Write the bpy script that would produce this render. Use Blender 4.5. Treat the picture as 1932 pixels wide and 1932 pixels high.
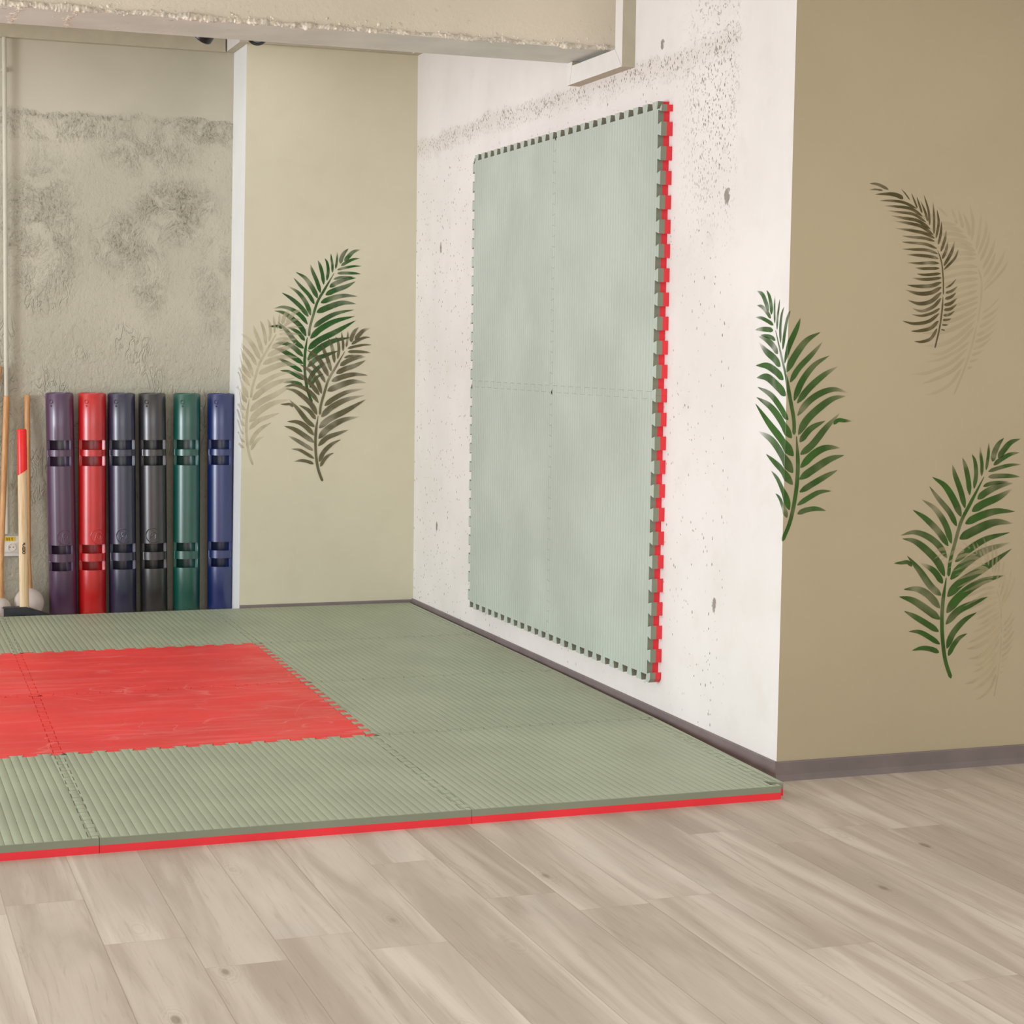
import bpy, bmesh, math, random
from mathutils import Vector, Matrix, noise
for o in list(bpy.data.objects): bpy.data.objects.remove(o)
S = bpy.context.scene
C = S.collection
R = math.radians
PI = math.pi

# ------------------------------------------------------------------ camera
cd = bpy.data.cameras.new('camera'); cam = bpy.data.objects.new('camera', cd); C.objects.link(cam)
S.camera = cam
CX, CY, CZ, YAW, PITCH, ROLL, F = -2.63482, -8.63231, 1.2846, 0.34995, 0.08744, 0.01371, 3456.59
fwd = Vector((math.sin(YAW)*math.cos(PITCH), math.cos(YAW)*math.cos(PITCH), -math.sin(PITCH)))
r0 = Vector((math.cos(YAW), -math.sin(YAW), 0)); u0 = r0.cross(fwd)
rt = r0*math.cos(ROLL) + u0*math.sin(ROLL); up = -r0*math.sin(ROLL) + u0*math.cos(ROLL)
m = Matrix((rt, up, -fwd)).transposed().to_4x4(); m.translation = (CX, CY, CZ)
cam.matrix_world = m
cd.sensor_fit = 'HORIZONTAL'; cd.sensor_width = 36; cd.lens = 36*F/1932
cd.clip_start = .05; cd.clip_end = 60

# ------------------------------------------------------------------ world, daylight, exposure
w = bpy.data.worlds.new('world'); S.world = w; w.use_nodes = True
bg = w.node_tree.nodes['Background']; bg.inputs[0].default_value = (.90, .965, 1.06, 1); bg.inputs[1].default_value = 2.1
def area(name, loc, target, sx, sy, power, col):
    l = bpy.data.lights.new(name, 'AREA'); l.shape = 'RECTANGLE'; l.size = sx; l.size_y = sy
    l.energy = power; l.color = col
    o = bpy.data.objects.new(name, l); C.objects.link(o); o.location = loc
    d = Vector(target)-Vector(loc); o.rotation_euler = d.to_track_quat('-Z', 'Y').to_euler()
    return o
LC = (.955, 1.0, 1.07)
area('window_daylight_left', (-7.4, -3.6, 1.27), (0, -3.6, 1.27), 1.7, 2.4, 215, LC)
area('fill_light_behind', (-1.6, -11.3, 1.6), (-1.6, 0, 1.6), 7, 2.2, 118, LC)  # added fill from behind the camera, no known window there
area('overhead_fill_front', (-.6, -6.6, 2.75), (-.6, -6.6, 0), 5, 3.6, 74, LC)  # added overhead fill to lift the floor and column, no known lamps
area('overhead_fill_back', (-2.5, -1, 2.75), (-2.5, -1, 0), 4, 1.6, 22, LC)  # added overhead fill for the back of the room, no known lamps
S.view_settings.view_transform = 'Standard'; S.view_settings.look = 'None'
S.view_settings.gamma = 1; S.view_settings.use_curve_mapping = False
S.view_settings.exposure = 0.0

# ------------------------------------------------------------------ material helpers
def srgb(r, g, b):
    f = lambda c: (c/255/12.92) if c/255 <= .04045 else ((c/255+.055)/1.055)**2.4
    return (f(r), f(g), f(b), 1)
class G:
    def __init__(s, name, rough=.6, spec=.5):
        s.m = bpy.data.materials.new(name); s.m.use_nodes = True; s.t = s.m.node_tree; s.t.nodes.clear()
        s.out = s.n('ShaderNodeOutputMaterial'); s.b = s.n('ShaderNodeBsdfPrincipled')
        s.t.links.new(s.b.outputs[0], s.out.inputs[0])
        s.b.inputs['Roughness'].default_value = rough; s.b.inputs['Specular IOR Level'].default_value = spec
        s.tc = s.n('ShaderNodeTexCoord')
    def n(s, t): return s.t.nodes.new(t)
    def put(s, inp, v):
        if v is None: return
        if isinstance(v, bpy.types.NodeSocket): s.t.links.new(v, inp)
        else: inp.default_value = v
    def base(s, v): s.put(s.b.inputs['Base Color'], v)
    def rough(s, v): s.put(s.b.inputs['Roughness'], v)
    def math(s, op, a, b=None, c=None, clamp=False):
        n = s.n('ShaderNodeMath'); n.operation = op; n.use_clamp = clamp
        s.put(n.inputs[0], a); s.put(n.inputs[1], b); s.put(n.inputs[2], c); return n.outputs[0]
    def xyz(s, v=None):
        n = s.n('ShaderNodeSeparateXYZ'); s.put(n.inputs[0], v or s.tc.outputs['Object']); return n.outputs
    def comb(s, x, y, z):
        n = s.n('ShaderNodeCombineXYZ'); s.put(n.inputs[0], x); s.put(n.inputs[1], y); s.put(n.inputs[2], z); return n.outputs[0]
    def mapping(s, scale=(1, 1, 1), loc=(0, 0, 0), rot=(0, 0, 0), v=None):
        n = s.n('ShaderNodeMapping'); s.put(n.inputs[0], v or s.tc.outputs['Object'])
        n.inputs['Scale'].default_value = scale; n.inputs['Location'].default_value = loc; n.inputs['Rotation'].default_value = rot
        return n.outputs[0]
    def noise(s, scale, detail=3, rough=.5, v=None, dist=0, color=False):
        n = s.n('ShaderNodeTexNoise'); s.put(n.inputs['Vector'], v or s.tc.outputs['Object'])
        n.inputs['Scale'].default_value = scale; n.inputs['Detail'].default_value = detail
        n.inputs['Roughness'].default_value = rough; n.inputs['Distortion'].default_value = dist
        return n.outputs['Color' if color else 'Fac']
    def voro(s, scale, v=None, rand=1):
        n = s.n('ShaderNodeTexVoronoi'); s.put(n.inputs['Vector'], v or s.tc.outputs['Object'])
        n.inputs['Scale'].default_value = scale; n.inputs['Randomness'].default_value = rand; return n.outputs
    def ss(s, v, a, b, lo=0, hi=1):
        n = s.n('ShaderNodeMapRange'); n.interpolation_type = 'SMOOTHSTEP'; s.put(n.inputs[0], v)
        n.inputs[1].default_value = a; n.inputs[2].default_value = b; n.inputs[3].default_value = lo; n.inputs[4].default_value = hi
        return n.outputs[0]
    def mix(s, f, a, b, blend='MIX'):
        n = s.n('ShaderNodeMix'); n.data_type = 'RGBA'; n.blend_type = blend
        s.put(n.inputs[0], f); s.put(n.inputs[6], a); s.put(n.inputs[7], b); return n.outputs[2]
    def bump(s, h, strength=.5, dist=.01, prev=None):
        n = s.n('ShaderNodeBump'); n.inputs['Strength'].default_value = strength; n.inputs['Distance'].default_value = dist
        s.put(n.inputs['Height'], h)
        if prev: s.put(n.inputs['Normal'], prev)
        s.put(s.b.inputs['Normal'], n.outputs[0]); return n.outputs[0]
    def mul(s, a, b): return s.math('MULTIPLY', a, b)
    def add(s, a, b): return s.math('ADD', a, b)
    def sub(s, a, b): return s.math('SUBTRACT', a, b)

def plain(name, col, rough=.6, var=.06, bumps=0, scale=18, spec=.5, coat=0):
    g = G(name, rough, spec)
    nz = g.noise(scale, 4)
    dark = tuple(c*(1-var*2) for c in col[:3])+(1,); lite = tuple(min(1, c*(1+var*2)) for c in col[:3])+(1,)
    g.base(g.mix(g.ss(nz, .3, .7), dark, lite))
    if bumps: g.bump(g.noise(scale*6, 3), bumps, .002)
    if coat: g.b.inputs['Coat Weight'].default_value = coat; g.b.inputs['Coat Roughness'].default_value = .25
    return g.m

OLIVE = srgb(209, 203, 178)
def olive_paint(name, col=OLIVE):
    g = G(name, .75, .3)
    n1 = g.noise(1.3, 3); n2 = g.noise(9, 4)
    c = g.mix(g.ss(n1, .3, .7), tuple(x*.96 for x in col[:3])+(1,), tuple(x*1.03 for x in col[:3])+(1,))
    c = g.mix(g.mul(g.ss(n2, .45, .8), .12), c, srgb(186, 172, 148))
    g.base(c); g.bump(g.noise(160, 3), .12, .001); return g.m

def spots(g, pts, ax, ay, r):
    tot = None
    nz = g.mul(g.sub(g.noise(60, 3), .5), .03)
    for (a, b, k) in pts:
        d = g.math('SQRT', g.add(g.math('POWER', g.sub(ax, a), 2), g.math('POWER', g.mul(g.sub(ay, b), .6), 2)))
        v = g.ss(g.add(d, nz), r*k*.35, r*k*.6, 1, 0)
        tot = v if tot is None else g.math('MAXIMUM', tot, v)
    return tot

def pits(g, scale, thresh, rad, stretch=(1, 1, 1), seed=0):
    warp = g.mix(.012, g.tc.outputs['Object'], g.noise(30, 2, color=True))
    v = g.mapping(stretch, (seed, seed*.7, seed*.3), v=warp)
    vo = g.voro(scale, v)
    sep = g.n('ShaderNodeSeparateColor'); g.put(sep.inputs[0], vo['Color'])
    keep = sep.outputs[0]
    return g.mul(g.math('GREATER_THAN', keep, thresh), g.math('LESS_THAN', vo['Distance'], g.mul(sep.outputs[1], rad)))

# white-painted concrete of the right wall
def white_concrete():
    g = G('white_painted_concrete', .7, .3)
    x, y, z = g.xyz()
    zz = g.add(z, g.add(g.mul(g.sub(g.noise(2.2, 4), .5), .10), g.mul(g.sub(g.noise(14, 4, .65), .5), .07)))
    inY = g.ss(y, -3.46, -3.36)                         # smooth plaster near the column edge
    below = g.mul(g.ss(zz, 2.24, 2.20), inY)
    bm_ = g.mul(g.ss(zz, 2.19, 2.265), g.mul(g.ss(zz, 2.315, 2.275), inY))
    patch = g.ss(g.noise(3.2, 3), .42, .62)
    rgt = g.mul(g.ss(y, -2.95, -3.2), g.ss(y, -3.47, -3.36))
    p1 = g.mul(pits(g, 80, .55, .30, (1, 1, .62)), g.mul(below, g.math('MAXIMUM', g.mul(patch, .9), g.math('MAXIMUM', g.mul(rgt, g.ss(g.noise(7, 3), .36, .58)), g.ss(y, -.9, -.7)))))
    p2 = g.mul(pits(g, 120, .45, .42, (1, 1.0, .55), 5), g.math('MAXIMUM', bm_, g.mul(below, g.mul(rgt, g.ss(z, 1.5, 2.1)))))
    p3 = g.mul(pits(g, 20, .74, .10, (1, 1, .7), 9), inY)
    rough_n = g.noise(46, 5, .7, dist=1.2)
    crumb = g.mul(g.ss(rough_n, .57, .66), g.math('MAXIMUM', g.mul(bm_, g.ss(g.noise(5, 3), .38, .55)), g.mul(g.mul(rgt, g.ss(z, 1.75, 2.2)), .6)))
    cr = spots(g, [(-3.356, 1.783, 1.0), (-.393, 1.761, .8), (-.371, .452, .8), (-3.331, .475, .8), (-2.84, 2.33, .6)], y, z, .033)
    dark = g.math('MAXIMUM', g.math('MAXIMUM', p1, p2), g.math('MAXIMUM', p3, crumb))
    c = g.mix(g.ss(g.noise(2.1, 4), .3, .7), srgb(223, 218, 212), srgb(231, 226, 221))
    c = g.mix(g.mul(g.ss(g.noise(7, 5, .6), .5, .75), .25), c, srgb(211, 201, 189))
    c = g.mix(g.mul(bm_, .22), c, srgb(184, 171, 152))
    c = g.mix(g.mul(dark, .85), c, srgb(118, 99, 76))
    c = g.mix(g.mul(cr, .8), c, srgb(126, 113, 98))
    g.base(c)
    h = g.sub(g.mul(g.noise(90, 4, .6), g.add(.1, g.mul(below, .25))), g.add(dark, g.mul(cr, 2)))
    g.bump(h, .7, .003)
    return g.m

# rough trowelled plaster at the back of the niche
def rough_plaster():
    g = G('rough_trowelled_plaster', .85, .2)
    x, y, z = g.xyz()
    zz = g.add(z, g.add(g.mul(g.sub(g.noise(3, 4), .5), .10), g.mul(g.sub(g.noise(22, 4, .7), .5), .06)))
    low = g.ss(zz, 2.39, 2.36)
    warp = g.mix(.05, g.tc.outputs['Object'], g.noise(6, 3, color=True))
    v = g.mapping((1, 1, .7), v=warp)
    fine = g.noise(62, 5, .66, v, dist=.5); coarse = g.noise(26, 4, .6, v, dist=.9)
    arcs = g.noise(1, 2, .5, g.mapping((26, 1, 9), v=warp), dist=1.4)
    arc_mask = g.mul(g.ss(g.noise(4.5, 2), .50, .60), g.ss(z, 1.75, 1.45))
    # worn, gritty areas with a shape of their own
    blob = None
    for (px_, pz_, rx_, rz_, k_) in ((-1.13, 1.93, .17, .13, 1), (-1.76, 1.82, .16, .30, .75), (-1.38, 1.78, .13, .12, .85), (-.95, 2.33, .16, .07, 1),
                                     (-1.25, 1.62, .08, .18, .6), (-1.25, 2.22, .20, .10, .7), (-.92, 1.6, .10, .25, .5), (-1.70, 2.31, .3, .06, .9)):
        d = g.add(g.math('POWER', g.math('DIVIDE', g.sub(x, px_), rx_), 2), g.math('POWER', g.math('DIVIDE', g.sub(z, pz_), rz_), 2))
        q = g.mul(g.ss(d, 2.4, 0), k_)
        blob = q if blob is None else g.math('MAXIMUM', blob, q)
    patch = g.mul(blob, g.ss(g.noise(9, 5, .65, dist=.6), .36, .62))
    grit = g.ss(g.noise(95, 4, .7, v, dist=.6), .48, .62)
    rimz = g.add(z, g.mul(g.sub(g.noise(30, 4, .7), .5), .10))
    rim = g.mul(g.mul(g.ss(zz, 2.335, 2.365), low), g.ss(g.noise(7, 3), .35, .5))
    rimg = g.mul(rim, g.ss(rimz, 2.30, 2.36))
    amt = g.mul(low, g.math('MAXIMUM', g.add(patch, .12), g.mul(g.ss(z, 1.55, 1.2), .42)))
    c = g.mix(g.ss(g.noise(1.6, 4), .3, .7), srgb(183, 178, 159), srgb(197, 191, 172))
    c = g.mix(g.mul(g.mul(g.math('MAXIMUM', patch, rimg), low), g.add(.16, g.mul(grit, .62))), c, srgb(112, 106, 88))
    c = g.mix(g.mul(g.mul(g.ss(fine, .42, .33), low), .30), c, srgb(132, 126, 106))
    g.base(c)
    h = g.mul(g.add(g.mul(fine, g.add(.30, g.mul(amt, 1.1))), g.mul(coarse, g.add(.12, g.mul(amt, .5)))), low)
    h = g.add(h, g.mul(g.mul(g.ss(g.math('ABSOLUTE', g.sub(arcs, .5)), 0, .06), g.mul(arc_mask, low)), .35))
    g.bump(g.add(h, g.mul(g.noise(150, 2), .03)), 1.0, .010)
    return g.m

def beam_concrete():
    g = G('painted_beam_concrete', .75, .3)
    x, y, z = g.xyz()
    nearlow = g.ss(z, 2.52, 2.40)
    p = g.mul(pits(g, 30, .84, .2), 1)
    crumb = g.mul(g.ss(g.noise(55, 5, .7, dist=1.0), .60, .68), g.mul(nearlow, g.ss(g.noise(6, 3), .45, .6)))
    c = g.mix(g.ss(g.noise(1.6, 4), .3, .7), srgb(218, 208, 188), srgb(230, 218, 200))
    c = g.mix(g.mul(g.math('MAXIMUM', p, crumb), .55), c, srgb(143, 120, 94))
    g.base(c)
    g.bump(g.sub(g.mul(g.noise(60, 5, .65), g.add(.12, g.mul(nearlow, .5))), g.mul(p, .6)), .7, .005)
    return g.m

def floor_planks():
    g = G('pale_wood_plank_floor', .5, .4)
    x, y, z = g.xyz()
    W = .1785; L = 1.22
    u = g.math('DIVIDE', g.add(x, 1.951+W*30), W); iu = g.math('FLOOR', u); fu = g.math('FRACT', u)
    wn = g.n('ShaderNodeTexWhiteNoise'); wn.noise_dimensions = '1D'; g.put(wn.inputs['W'], iu)
    v = g.add(g.math('DIVIDE', g.add(y, 20), L), g.mul(wn.outputs[0], 1.0)); iv = g.math('FLOOR', v); fv = g.math('FRACT', v)
    wn2 = g.n('ShaderNodeTexWhiteNoise'); wn2.noise_dimensions = '2D'; g.put(wn2.inputs['Vector'], g.comb(iu, iv, 0))
    sc = g.n('ShaderNodeSeparateColor'); g.put(sc.inputs[0], wn2.outputs['Color'])
    rx, ry, rz = sc.outputs
    pv = g.comb(g.add(x, g.mul(rx, 17)), g.add(y, g.mul(ry, 23)), g.mul(rz, 9))
    broad = g.noise(1, 4, .55, g.mapping((8.5, .75, 1), v=pv), dist=.9)
    grain = g.noise(1, 6, .68, g.mapping((44, 2.2, 1), v=pv), dist=1.6)
    fine = g.noise(1, 4, .6, g.mapping((170, 6, 1), v=pv))
    blot = g.noise(1, 3, .5, g.mapping((5, 2.2, 1), (4, 4, 0), v=pv))
    c = g.mix(g.ss(broad, .36, .64), srgb(184, 170, 155), srgb(211, 199, 185))
    c = g.mix(g.mul(g.ss(broad, .62, .74), .35), c, srgb(220, 212, 199))
    c = g.mix(g.mul(g.ss(grain, .52, .72), .42), c, srgb(162, 147, 130))
    c = g.mix(g.mul(g.ss(fine, .55, .8), .16), c, srgb(165, 150, 132))
    c = g.mix(g.mul(g.ss(blot, .55, .75), .25), c, srgb(177, 170, 160))
    kn = g.voro(1, g.mapping((7.5, 3.0, 1), v=pv))
    ks = g.n('ShaderNodeSeparateColor'); g.put(ks.inputs[0], kn['Color'])
    kk = g.math('GREATER_THAN', ks.outputs[0], .50)
    k1 = g.mul(kk, g.ss(kn['Distance'], .045, .11, 1, 0))
    ring = g.mul(kk, g.mul(g.ss(kn['Distance'], .08, .34, 1, 0), g.ss(g.math('SINE', g.mul(g.add(kn['Distance'], g.mul(grain, .15)), 110)), .1, .9)))
    c = g.mix(g.mul(ring, .22), c, srgb(150, 133, 114))
    c = g.mix(g.mul(k1, .62), c, srgb(122, 107, 88))
    tone = g.mix(rz, srgb(234, 231, 228), srgb(255, 255, 255))
    c = g.mix(1.0, c, tone, 'MULTIPLY')
    sx_ = g.ss(g.math('MINIMUM', fu, g.sub(1, fu)), .004, .011, 1, 0)
    sy_ = g.ss(g.math('MINIMUM', fv, g.sub(1, fv)), .0006, .0016, 1, 0)
    seam = g.math('MAXIMUM', sx_, sy_)
    c = g.mix(g.mul(g.math('MAXIMUM', sx_, g.mul(sy_, .5)), .38), c, srgb(138, 120, 100))
    g.base(c)
    g.bump(g.sub(g.mul(grain, .25), g.mul(seam, 1)), .25, .0015)
    g.rough(g.ss(grain, .3, .7, .46, .6))
    return g.m

def foam(name, col, axis=None, rib=.0238, strength=.9, scratch=None, rough=.47, jump=.5):
    g = G(name, rough, .4)
    x, y, z = g.xyz()
    c = g.mix(g.ss(g.noise(2.6, 4), .32, .68), tuple(q*.93 for q in col[:3])+(1,), tuple(q*1.05 for q in col[:3])+(1,))
    if axis is not None:
        a = {'x': x, 'y': y}[axis]
        f = g.math('FRACT', g.math('DIVIDE', g.add(a, 40), rib))
        d = g.sub(g.mul(f, 2), 1)
        scallop = g.math('SQRT', g.math('MAXIMUM', g.sub(1, g.mul(d, d)), .0))
        lean = g.mul(f, .25)
        h = g.add(scallop, lean)
        groove_shade = g.ss(scallop, .45, .05)
        c = g.mix(g.mul(groove_shade, .28), c, tuple(q*.55 for q in col[:3])+(1,))  # grooves also darkened in the base colour to deepen the bump's slight shade
        nb = g.bump(h, strength, .0030)
        g.bump(g.noise(420, 2), .12, .0008, nb)
    else:
        g.bump(g.noise(240, 3), .25, .001)
    sv = g.mapping((1, 1, 1), rot=(0, 0, .5))
    sc1 = g.ss(g.noise(1, 4, .55, g.mapping((2.2, 26, 1), rot=(0, 0, .12)), dist=.8), .50, .68)
    if scratch:
        sc2 = g.ss(g.math('ABSOLUTE', g.sub(g.noise(2.6, 2, .4, sv, dist=.8), .5)), .0065, .0)
        sc3 = g.ss(g.math('ABSOLUTE', g.sub(g.noise(1, 2, .4, g.mapping((1.6, 5.2, 1), (3, 1, 0), rot=(0, 0, -.2)), dist=.7), .5)), .012, .0)
        area_ = g.ss(g.noise(3.2, 4), .42, .60)
        lines = g.mul(g.math('MAXIMUM', sc2, sc3), area_)
        c = g.mix(g.mul(sc1, .36), c, scratch)
        c = g.mix(g.mul(lines, .7), c, scratch)
        g.rough(g.ss(g.noise(5, 3), .3, .7, .42, .6))
    g.base(c)
    return g.m

M = {}
GREEN = srgb(162, 170, 144); GREENW = srgb(180, 190, 178); RED = srgb(236, 60, 56)
M['white_concrete'] = white_concrete(); M['rough'] = rough_plaster(); M['beam'] = beam_concrete(); M['floor'] = floor_planks()
M['olive'] = olive_paint('olive_wall_paint'); M['olive_front'] = olive_paint('olive_column_paint', srgb(183, 168, 139))
M['smooth_white'] = plain('smooth_white_plaster', srgb(231, 232, 228), .7, .015, .08, 3, .3)
M['soffit'] = plain('pinkish_beam_soffit', srgb(216, 218, 210), .7, .03, .1, 6, .3)
M['crumb'] = plain('crumbly_white_plaster', srgb(226, 217, 202), .85, .12, .5, 40, .2)
M['ceiling'] = plain('painted_ceiling', srgb(190, 180, 160), .8, .03, 0, 5, .2)
M['duct'] = plain('white_plastic_duct', srgb(226, 222, 216), .45, .01)
M['duct_shaded'] = plain('shaded_duct_faces', srgb(186, 178, 156), .6, .02)  # darker copy for the less lit duct faces, shade put into the colour
M['skirting'] = plain('grey_rubber_baseboard', srgb(121, 109, 107), .5, .05, 0, 8)
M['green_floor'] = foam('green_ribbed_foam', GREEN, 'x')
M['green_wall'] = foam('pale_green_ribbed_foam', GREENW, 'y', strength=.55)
M['green_side'] = foam('green_foam_edge', srgb(135, 140, 120), None)
M['red_top'] = foam('red_foam_surface', RED, None, scratch=srgb(240, 120, 118))
M['red_side'] = foam('red_foam_edge', srgb(238, 52, 62), None)
M['wood'] = None

def wood(name, a, b, rough=.45):
    g = G(name, rough, .4)
    n = g.noise(1, 5, .6, g.mapping((60, 60, 3)), dist=1.2); n2 = g.noise(1, 3, .5, g.mapping((160, 160, 8)))
    c = g.mix(g.ss(n, .35, .68), a, b); c = g.mix(g.mul(g.ss(n2, .5, .75), .25), c, tuple(q*.6 for q in b[:3])+(1,))
    g.base(c); return g.m
M['beech'] = wood('brown_lacquered_wood', srgb(206, 158, 108), srgb(186, 132, 82))
M['ash'] = wood('pale_ash_wood', srgb(226, 200, 162), srgb(206, 174, 130))
M['red_lacquer'] = plain('red_lacquer', srgb(228, 24, 20), .3, .02)
M['ball'] = plain('chalky_white_ball', srgb(206, 192, 182), .6, .05, .1, 12)
M['steel'] = plain('dark_painted_steel', srgb(44, 45, 50), .45, .1, .2, 30)
M['steel_edge'] = plain('worn_bare_steel', srgb(150, 140, 138), .35, .05)
M['ink'] = plain('dark_brown_stamp_ink', srgb(52, 36, 30), .7, .05)
M['black'] = plain('matt_black_lamp', srgb(22, 22, 25), .35, .05)
M['lens'] = plain('grey_lamp_lens', srgb(130, 134, 124), .3, .03)
M['plug_white'] = plain('white_socket_plastic', srgb(226, 220, 210), .35, .01)
M['plug_dark'] = plain('dark_socket_hole', srgb(30, 26, 22), .6, .02)
M['yellow'] = plain('yellow_label', srgb(226, 190, 40), .5, .02)
M['pipe'] = plain('white_painted_pipe', srgb(196, 190, 172), .4, .02)
TC = {'purple': srgb(92, 54, 96), 'red': srgb(232, 16, 14), 'navy': srgb(46, 48, 80), 'black': srgb(46, 44, 46), 'green': srgb(6, 98, 82), 'blue': srgb(20, 46, 118)}
for k, v in TC.items(): M['tube_'+k] = plain(k+'_moulded_rubber', tuple(q*.65 for q in v[:3])+(1,), .32, .04, .05, 9, .9, .45)

# ------------------------------------------------------------------ mesh helpers
def link(name, bm, mats, parent=None, smooth=None):
    me = bpy.data.meshes.new(name); bm.normal_update(); bm.to_mesh(me); bm.free()
    for q in (mats if isinstance(mats, (list, tuple)) else [mats]): me.materials.append(q)
    o = bpy.data.objects.new(name, me); C.objects.link(o)
    if smooth is not None:
        for p in me.polygons: p.use_smooth = True
        try: me.set_sharp_from_angle(angle=R(smooth))
        except Exception: pass
    if parent: o.parent = parent
    return o
def thing(name, label, cat, loc=(0, 0, 0), group=None):
    o = bpy.data.objects.new(name, None); C.objects.link(o); o.location = loc; o.empty_display_size = .1
    o['label'] = label; o['category'] = cat
    if group: o['group'] = group
    return o
def tag(o, label, cat, group=None, kind=None):
    o['label'] = label; o['category'] = cat
    if group: o['group'] = group
    if kind: o['kind'] = kind
    return o
def struct(o, label=None):
    o['kind'] = 'structure'
    if label: o['label'] = label
    return o
def box(bm, x0, x1, y0, y1, z0, z1, mi=0, xf=None):
    vs = [bm.verts.new((xf or (lambda p: p))(Vector(p))) for p in
          [(x0, y0, z0), (x1, y0, z0), (x1, y1, z0), (x0, y1, z0), (x0, y0, z1), (x1, y0, z1), (x1, y1, z1), (x0, y1, z1)]]
    fs = []
    for f in [(0, 3, 2, 1), (4, 5, 6, 7), (0, 1, 5, 4), (1, 2, 6, 5), (2, 3, 7, 6), (3, 0, 4, 7)]:
        q = bm.faces.new([vs[i] for i in f]); q.material_index = mi; fs.append(q)
    return fs      # bottom, top, -y, +x, +y, -x
def bev(bm, wd, seg=2):
    bmesh.ops.bevel(bm, geom=[e for e in bm.edges if len(e.link_faces) == 2 and e.calc_face_angle(0) > .6], offset=wd, segments=seg, affect='EDGES', clamp_overlap=True)
def lathe(bm, prof, seg=40, mtx=None, mi=0):
    rings = []
    for (r, z) in prof:
        if r < 1e-6: rings.append([bm.verts.new((0, 0, z))])
        else: rings.append([bm.verts.new((r*math.cos(2*PI*i/seg), r*math.sin(2*PI*i/seg), z)) for i in range(seg)])
    nv = [v for rg in rings for v in rg]
    for a, b in zip(rings, rings[1:]):
        for i in range(seg):
            j = (i+1) % seg
            if len(a) == 1 and len(b) == 1: continue
            if len(a) == 1: f = bm.faces.new((a[0], b[j], b[i]))
            elif len(b) == 1: f = bm.faces.new((a[i], a[j], b[0]))
            else: f = bm.faces.new((a[i], a[j], b[j], b[i]))
            f.material_index = mi
    if mtx:
        for v in nv: v.co = mtx @ v.co
    return nv
def tube(bm, pts, rad, seg=8, closed=False, mi=0):
    pts = [Vector(p) for p in pts]; n = len(pts); rings = []
    for i, p in enumerate(pts):
        a = pts[(i-1) % n] if (closed or i > 0) else p; b = pts[(i+1) % n] if (closed or i < n-1) else p
        t = (b-a).normalized(); s = t.cross(Vector((0, 0, 1)))
        if s.length < .05: s = t.cross(Vector((1, 0, 0)))
        s.normalize(); q = s.cross(t).normalized()
        r = rad[i] if isinstance(rad, (list, tuple)) else rad
        rings.append([bm.verts.new(p+(s*math.cos(2*PI*k/seg)+q*math.sin(2*PI*k/seg))*r) for k in range(seg)])
    m_ = n if closed else n-1
    for i in range(m_):
        A, B = rings[i], rings[(i+1) % n]
        for k in range(seg):
            f = bm.faces.new((A[k], A[(k+1) % seg], B[(k+1) % seg], B[k])); f.material_index = mi
    if not closed:
        bm.faces.new(rings[0][::-1]).material_index = mi; bm.faces.new(rings[-1]).material_index = mi

# ================================================================== THE SETTING
YC = -3.78            # plane of the front face of the column on the right
CEIL = 2.785
bm = bmesh.new(); box(bm, -8, 3.2, -11.5, .5, -.1, 0); struct(link('floor', bm, M['floor']))
bm = bmesh.new(); box(bm, -8, 3.2, -11.5, .5, CEIL, CEIL+.12); struct(link('ceiling', bm, M['ceiling']))
bm = bmesh.new(); box(bm, 0, .12, YC+.12, .45, 0, CEIL); struct(link('wall_right', bm, M['white_concrete']))
bm = bmesh.new()
fs = box(bm, 0, 3.2, YC, YC+.12, 0, CEIL); fs[5].material_index = 1
struct(link('wall_front_right', bm, [M['olive_front'], M['white_concrete']]))
bm = bmesh.new(); box(bm, -6.0, -.80, .30, .45, 0, CEIL); struct(link('wall_back', bm, M['rough']))
# pillar between the niche and the right wall (its left edge leans very slightly)
def lean(p): p.x -= 0 if p.x > -.5 else (.836 + (2.7-p.z)*.0132 - .85 + .0); return p
bm = bmesh.new()
fs = box(bm, -.85, 0, 0, .30, 0, CEIL, xf=lean); fs[5].material_index = 1
struct(link('wall_pillar', bm, [M['olive'], M['smooth_white']]))
# far sides of the gym, out of view, that shade the room
bm = bmesh.new(); box(bm, -8, 3.2, -11.6, -11.5, 0, CEIL); struct(link('wall_rear', bm, M['olive']))
bm = bmesh.new(); box(bm, 3.2, 3.3, -11.5, YC, 0, CEIL); struct(link('wall_far_right', bm, M['olive']))

# concrete beam with a crumbling lower edge
BN, BF, BZ = -2.43, -2.088, 2.370
bm = bmesh.new()
fs = box(bm, -6.0, 0, BN, BF, BZ, CEIL); fs[0].material_index = 1
beam = struct(link('trim_1', bm, [M['beam'], M['soffit']]), 'painted concrete ceiling beam with a crumbling lower edge')
bm = bmesh.new()
rng = random.Random(4)
NX, NP = 1300, 9
grid = []
for i in range(NX+1):
    x = -3.4+3.4*i/NX
    nn = lambda k, s: noise.noise(Vector((x*s, k*3.1, k)))
    big = max(0, .5+.9*nn(1, 9)+.6*nn(2, 27)) * (1.25 if x < -1.0 else .8)
    row = []
    for j in range(NP+1):
        a = PI*1.5*j/NP - PI*.25                     # from soffit round to the front face
        rr = .0035+.0085*big+.0065*max(0, noise.noise(Vector((x*75, a*2.4, 5))))+.005*noise.noise(Vector((x*150, a*5, 9)))
        cy, cz = BN+.0015, BZ+.005+.004*nn(6, 14)
        ang = -PI*.05 - a
        row.append(bm.verts.new((x, cy + rr*math.cos(ang-.15)*1.0, cz + rr*math.sin(ang+.2)*1.05 + .003)))
    grid.append(row)
for i in range(NX):
    for j in range(NP): bm.faces.new((grid[i][j], grid[i+1][j], grid[i+1][j+1], grid[i][j+1]))
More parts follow.
